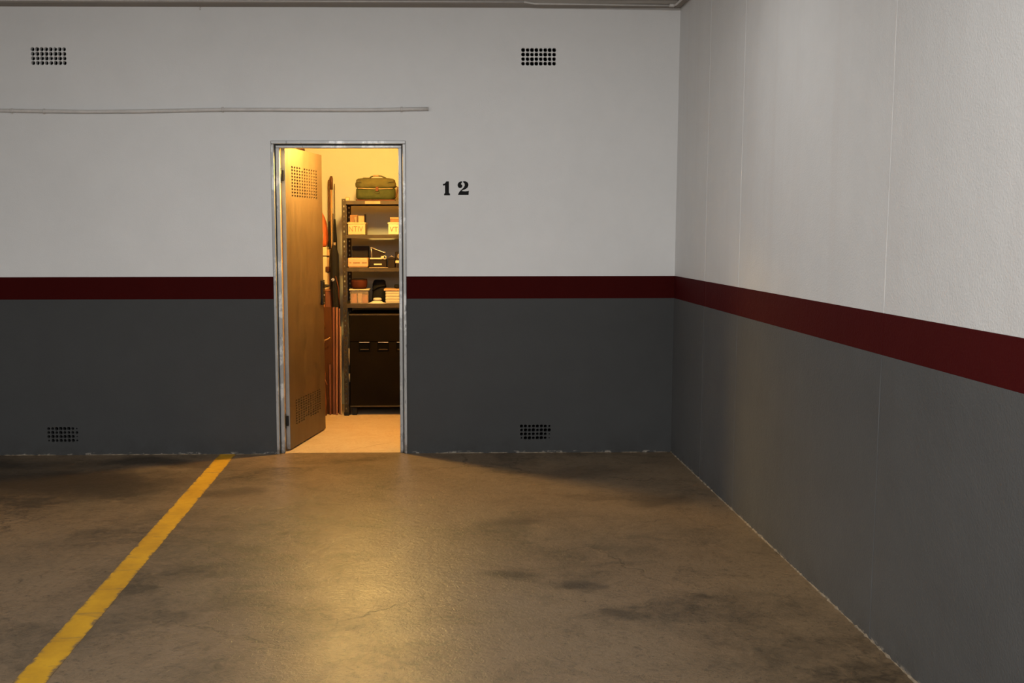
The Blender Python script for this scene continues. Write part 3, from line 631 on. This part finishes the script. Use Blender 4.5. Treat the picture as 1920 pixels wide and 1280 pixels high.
# ------------------------------------------------------------------ fourth shelf
t = thing('storage_tub', 'clear plastic tub with pale lid holding orange packets, left on the fourth shelf', 'tub', (-0.655, 1.595, ZS[3]))
bm = BM()
for a, b, c_, e in ((-0.074, 0.074, -0.08, -0.078), (-0.074, 0.074, 0.078, 0.08), (-0.074, -0.072, -0.078, 0.078), (0.072, 0.074, -0.078, 0.078)): bx(bm, a, b, c_, e, 0, 0.108)
bx(bm, -0.074, 0.074, -0.08, 0.08, 0, 0.002); obj('body', bm, M_CLEAR, t)
bm = BM(); bx(bm, -0.083, 0.083, -0.088, 0.088, 0.108, 0.118, 0.003, 2); obj('lid', bm, M_CREAMP, t)
for i, (x, w_, h, m) in enumerate(((-0.045, 0.048, 0.078, M_ORRED), (0.003, 0.034, 0.082, M_ORTAN), (0.045, 0.046, 0.070, M_ORRED))):
    bm = BM(); bx(bm, -w_/2, w_/2, -0.055, 0.05, 0, h, 0.004, 2)
    o = obj('packet', bm, m, None, (-0.655+x, 1.59, ZS[3]+0.0025)); tag(o, ('leftmost', 'middle, paler', 'rightmost')[i] + ' of the packets inside the clear tub', 'packet', 'packets in the clear tub')
t = thing('round_basket', 'dark red brown round basket standing on the clear tub', 'basket', (-0.660, 1.60, ZS[3]+0.1185))
bm = BM(); lathe(bm, (0, 0, 0), [(0.055, 0), (0.064, 0.02), (0.068, 0.05), (0.066, 0.07), (0.060, 0.078)], 24); obj('body', bm, M_REDF, t)
bm = BM(); tube(bm, [(0.062*math.cos(a), 0.062*math.sin(a), 0.078) for a in [2*PI*k/24 for k in range(25)]], 0.004, 6); obj('rim', bm, M_DKBROWN, t)
t = thing('black_satchel', 'black soft satchel slumped in the middle of the fourth shelf', 'bag', (-0.510, 1.72, ZS[3]))
bm = BM(); soft_box(bm, -0.055, 0.055, -0.06, 0.06, 0, 0.185, 0.003, 0.15)
for v in bm.verts: v.co.x += 0.12*v.co.z*(1-v.co.z/0.3)
obj('body', bm, M_BLACKF, t)
bm = BM(); tube(bm, [(-0.045, -0.072, 0.10), (0.0, -0.082, 0.13), (0.06, -0.076, 0.145)], 0.006, 8); obj('strap', bm, M_BLACKF, t)
t = thing('folded_cloth', 'off-white folded cloth hat spread over the edge of the fourth shelf', 'cloth', (-0.512, 1.535, ZS[3]))
bm = BM(); lathe(bm, (0, 0, 0), [(0.074, 0.0), (0.078, 0.003), (0.050, 0.010), (0.036, 0.020), (0.030, 0.022)], 24, 1.03, 0.52); obj('brim', bm, M_WCLOTH, t)
bm = BM(); lathe(bm, (0.004, 0, 0.0225), [(0.022, 0), (0.034, 0.006), (0.035, 0.016), (0.026, 0.024), (0.01, 0.025)], 20, 1, 0.7); obj('roll', bm, M_WCLOTH, t)
t = thing('storage_box', 'cream ribbed storage box with lid, cut by the door frame on the fourth shelf', 'box', (-0.37, 1.60, ZS[3]))
bm = BM(); bx(bm, -0.070, 0.085, -0.075, 0.09, 0, 0.108, 0.004); obj('body', bm, M_CREAMP, t)
for z in (0.012, 0.036, 0.060, 0.084):
    bm = BM(); bx(bm, -0.071, 0.086, -0.0785, -0.0745, z, z+0.016, 0.0018); obj('rib', bm, M_CREAMP, t)
bm = BM(); bx(bm, -0.084, 0.092, -0.086, 0.1, 0.104, 0.120, 0.003); obj('lid', bm, M_ORTAN, t)
bm = BM(); soft_box(bm, -0.045, 0.05, -0.04, 0.04, 0, 0.03, 0.003); o = obj('dark_pouch', bm, M_BLACKF, None, (-0.325, 1.60, ZS[3]+0.1215)); tag(o, 'small dark pouch on the lid of the cream ribbed box', 'pouch')

# ------------------------------------------------------------------ dark trunk below
t = thing('metal_trunk', 'tall dark olive metal trunk with a row of latches below the shelves', 'trunk', (0, 0, 0))
lx0, lx1, ly0, ly1 = -0.738, 0.070, 1.512, 1.94
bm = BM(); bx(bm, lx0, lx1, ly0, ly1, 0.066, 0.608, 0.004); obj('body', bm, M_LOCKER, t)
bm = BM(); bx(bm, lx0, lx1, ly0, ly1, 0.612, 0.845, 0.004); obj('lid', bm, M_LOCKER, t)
for z in (0.069, 0.829):
    bm = BM(); bx(bm, lx0-0.002, lx1+0.002, ly0-0.004, ly0+0.004, z, z+0.012, 0.0015); obj('edge_rail', bm, M_SHELF, t)
for cx in (-0.617, -0.463, -0.309, -0.155, -0.001):
    bm = BM(); bx(bm, cx-0.048, cx+0.048, ly0-0.003, ly0+0.002, 0.532, 0.614, 0.002); lt = obj('latch', bm, M_VOID, t)  # flat plate; recess shade is put into its near-black colour
    bm = BM(); bx(bm, cx-0.042, cx+0.042, ly0-0.010, ly0-0.003, 0.604, 0.611, 0.0015); obj('latch_lip', bm, M_SILVER, lt)
    bm = BM(); bx(bm, cx-0.036, cx+0.036, ly0-0.008, ly0-0.003, 0.545, 0.553, 0.0015); obj('latch_grip', bm, M_SHELF, lt)
for x in (-0.705, 0.03):
    for yv in (1.54, 1.90):
        bm = BM(); bx(bm, x-0.020, x+0.020, yv-0.02, yv+0.02, 0, 0.066, 0.003); obj('foot', bm, M_RUBBER, t)
t = thing('taped_pole', 'thin dark pole with pale tape bands between rack post and trunk', 'pole', (-0.7465, 1.545, 0))
bm = BM(); tube(bm, [(0, 0, 0), (0, 0.0, 0.86)], 0.0055, 10); obj('shaft', bm, M_DARKMETAL, t)
for a, b in ((0.415, 0.555), (0.275, 0.345)):
    bm = BM(); tube(bm, [(0, 0, a), (0, 0, b)], 0.0066, 10); obj('tape_band', bm, M_TAN, t)

# ------------------------------------------------------------------ things leaning to the left of the rack
def plank(name, label, x0, x1, y, th, h, m, lean=0.0, tilt=0.0, cat='plank'):
    o = thing(name, label, cat, ((x0+x1)/2, y, 0)); a = (x1-x0)/2
    bm = BM(); bx(bm, -a, a, 0, th, 0, h, 0.0015)
    for v in bm.verts: v.co.y += lean*v.co.z/h; v.co.x += tilt*v.co.z/h
    obj('board', bm, m, o); return o
plank('plywood_sheet', 'dark brown plywood sheet standing on edge behind the open door', -0.962, -0.889, 1.570, 0.012, 0.893, M_PLY, 0.02, 0.0, 'board')
plank('timber_plank', 'reddish timber plank leaning right of the plywood sheet', -0.887, -0.868, 1.545, 0.016, 0.893, M_WOODR, 0.03, 0.006)
plank('timber_plank', 'orange timber plank leaning beside the rack post', -0.862, -0.844, 1.525, 0.018, 0.893, M_WOODO, 0.03, 0.010)
plank('timber_plank', 'reddish tall timber plank just left of the rack post', -0.838, -0.826, 1.560, 0.022, 0.880, M_WOODR, 0.03, 0.006)
plank('timber_batten', 'thin pale batten in front of the timber planks', -0.8215, -0.8115, 1.520, 0.010, 0.735, M_WOODL, 0.03, 0.003, 'batten')
plank('timber_batten', 'short dark batten in front of the plywood sheet', -0.915, -0.900, 1.535, 0.010, 0.42, M_WOODR, 0.02, 0.0, 'batten')
t = thing('driftwood_branch', 'gnarled reddish branch leaning at the door edge', 'branch', (-0.962, 1.52, 0))
bm = BM(); tube(bm, [(0.0, 0, 0), (0.006, 0, 0.12), (-0.006, 0, 0.24), (0.004, 0.01, 0.34), (-0.012, 0.01, 0.46), (-0.006, 0.015, 0.60), (-0.01, 0.02, 0.72)], [0.028, 0.022, 0.026, 0.018, 0.014, 0.013, 0.010], 12); obj('stem', bm, M_WOODR, t)
bm = BM(); tube(bm, [(0.0, 0.0, 0.235), (0.018, -0.006, 0.30), (0.034, -0.010, 0.255)], [0.012, 0.010, 0.004], 8); obj('branch_stub', bm, M_WOODO, t)
bm = BM(); tube(bm, [(0.0, 0.0, 0.59), (0.02, -0.006, 0.625), (0.045, -0.008, 0.635), (0.064, -0.006, 0.65)], [0.010, 0.006, 0.005, 0.003], 8); obj('twig', bm, M_WOODL, t)
bm = BM(); tube(bm, [(-0.01, 0.012, 0.70), (0.004, 0.0, 0.80), (0.012, -0.004, 0.76), (0.02, -0.002, 0.72)], [0.012, 0.013, 0.010, 0.006], 10); obj('knot', bm, M_WOODD, t)
# stack: tall crate, cream carton, orange bag
t = thing('wooden_crate', 'tall reddish wooden crate at the bottom of the stack left of the poles', 'crate', (-0.985, 1.83, 0))
for i, (a, b) in enumerate(((-0.115, -0.040), (-0.037, 0.030), (0.033, 0.085))):
    bm = BM(); bx(bm, a, b, -0.13, -0.115, 0, 1.02, 0.002); obj('plank', bm, M_WOODR if i != 1 else M_WOODO, t)
bm = BM(); bx(bm, -0.115, 0.085, -0.115, 0.12, 0, 1.018, 0.002); obj('body', bm, M_PLY, t)
bm = BM(); bx(bm, -0.12, 0.092, -0.136, 0.125, 1.02, 1.034, 0.002); obj('top_board', bm, M_WOODO, t)
t = thing('tall_carton', 'tall cream carton with a dark strap on the wooden crate', 'box', (-0.990, 1.83, 1.0345))
bm = BM(); bx(bm, -0.10, 0.052, -0.09, 0.09, 0, 0.350, 0.002); obj('body', bm, M_PAPER, t)
bm = BM(); bx(bm, 0.052, 0.072, -0.08, 0.08, 0, 0.33, 0.002); obj('side_flap', bm, M_WOODL, t)
bm = BM(); bx(bm, -0.101, 0.0725, -0.0925, -0.0895, 0.272, 0.280, 0.0008); obj('strap', bm, M_DKBROWN, t)
bm = BM(); bx(bm, 0.040, 0.082, -0.104, -0.0895, 0.145, 0.188, 0.003); obj('buckle', bm, M_LEATHER, t)
t = thing('orange_bag', 'orange nylon bag with rounded top, on the cream carton', 'bag', (-1.000, 1.83, 1.385))
bm = BM(); soft_box(bm, -0.085, 0.062, -0.075, 0.075, 0, 0.30, 0.004, 0.12)
for v in bm.verts:
    k = v.co.z/0.30; v.co.x = v.co.x*(1-0.75*k**3); v.co.y *= (1-0.6*k**3)
obj('body', bm, M_ORANGE, t)
bm = BM(); tube(bm, [(0.02, -0.082, 0.02), (0.03, -0.09, 0.10), (0.015, -0.085, 0.17), (-0.02, -0.07, 0.22)], 0.006, 8); obj('strap', bm, M_TAN, t)
# poles, rod and black bag
t = thing('rod_bag', 'tall black rod bag standing between the stack and the rack', 'bag', (-0.860, 1.652, 0))
bm = BM(); lathe(bm, (0, 0, 0), [(0.030, 0), (0.034, 0.02), (0.036, 0.5), (0.034, 0.88), (0.037, 1.05), (0.036, 1.22), (0.034, 1.32), (0.026, 1.37), (0.014, 1.41)], 18, 1.0, 0.9)
for v in bm.verts: v.co += Vector((random.uniform(-1, 1), random.uniform(-1, 1), 0))*0.0025; v.co.x += -0.008*max(0, v.co.z-0.9)/0.5
obj('body', bm, M_BLACKF, t)
bm = BM(); tube(bm, [(0.004, -0.038, 1.15), (0.028, -0.044, 1.05), (0.030, -0.044, 0.98), (0.036, -0.04, 0.90)], 0.005, 8); obj('strap', bm, M_LEATHER, t)
bm = BM(); bx(bm, -0.018, 0.006, -0.016, 0.012, 1.400, 1.425, 0.003); obj('tie', bm, M_TAN, t)
t = thing('wooden_pole', 'pale wooden pole with brown tip, tallest of the poles', 'pole', (-0.921, 1.985, 0))
bm = BM(); tube(bm, [(0.0, -0.02, 0), (0, 0.03, 1.93)], [0.0095, 0.0085], 10); obj('shaft', bm, M_WOODL, t)
bm = BM(); tube(bm, [(0, 0.029, 1.87), (0, 0.031, 1.965), (0, 0.0315, 1.985)], [0.0125, 0.0145, 0.009], 10); obj('tip', bm, M_WOODD, t)
t = thing('wooden_pole', 'dark brown pole just left of the pale wooden pole', 'pole', (-0.944, 1.985, 0))
bm = BM(); tube(bm, [(0, -0.008, 0), (0.0, 0.03, 1.60), (0.0, 0.04, 1.955)], [0.009, 0.0065, 0.005], 10); obj('shaft', bm, M_WOODD, t)
bm = BM(); tube(bm, [(0.0, -0.005, 0.9), (0.0, 0.020, 1.40), (0.0, 0.030, 1.60)], [0.0095, 0.0115, 0.0075], 10); obj('sleeve', bm, M_BLACKF, t)
t = thing('fishing_rod', 'dark fishing rod with a small reel in front of the black rod bag', 'fishing rod', (-0.873, 1.6055, 0))
bm = BM(); tube(bm, [(0, 0, 0), (0, 0, 1.0), (0, 0.002, 1.42), (0, 0.03, 1.66)], [0.0065, 0.006, 0.005, 0.003], 10); obj('rod', bm, M_DARKMETAL, t)
bm = BM(); tube(bm, [(-0.002, 0.0, 1.12), (-0.002, -0.03, 1.12)], 0.013, 14); obj('reel', bm, M_SILVER, t)
bm = BM(); tube(bm, [(-0.002, -0.03, 1.12), (-0.018, -0.034, 1.11), (-0.018, -0.046, 1.11)], 0.003, 8); obj('reel_crank', bm, M_DARKMETAL, t)
t = thing('rod_case', 'slim black tapered rod case just right of the pale wooden pole', 'case', (-0.890, 1.97, 0))
bm = BM(); tube(bm, [(0, 0, 0), (0, 0, 1.3), (-0.001, 0.01, 1.45), (-0.003, 0.02, 1.62)], [0.013, 0.018, 0.016, 0.0065], 10); obj('shaft', bm, M_BLACKF, t)
bm = BM(); tube(bm, [(-0.003, 0.02, 1.62), (-0.004, 0.05, 1.92)], 0.003, 8); obj('rod_tip', bm, M_WOODD, t)
# short board on brackets high on the back wall, seen over the leaf
t = thing('wall_shelf', 'brown timber shelf end seen just above the open door leaf', 'shelf', (-1.17, 1.97, 2.215))
bm = BM(); bx(bm, -0.088, 0.02, -0.10, 0.118, 0.012, 0.034, 0.002); obj('board', bm, M_WOODO, t)
bm = BM(); bx(bm, 0.0, 0.018, -0.03, 0.118, -0.012, 0.012, 0.001); obj('bracket', bm, M_WOODD, t)
t = carton('cardboard_box', 'brown box on the timber shelf above the open door leaf', -1.25, -1.16, 1.90, 2.06, 2.2495, 0.12, M_CARD)
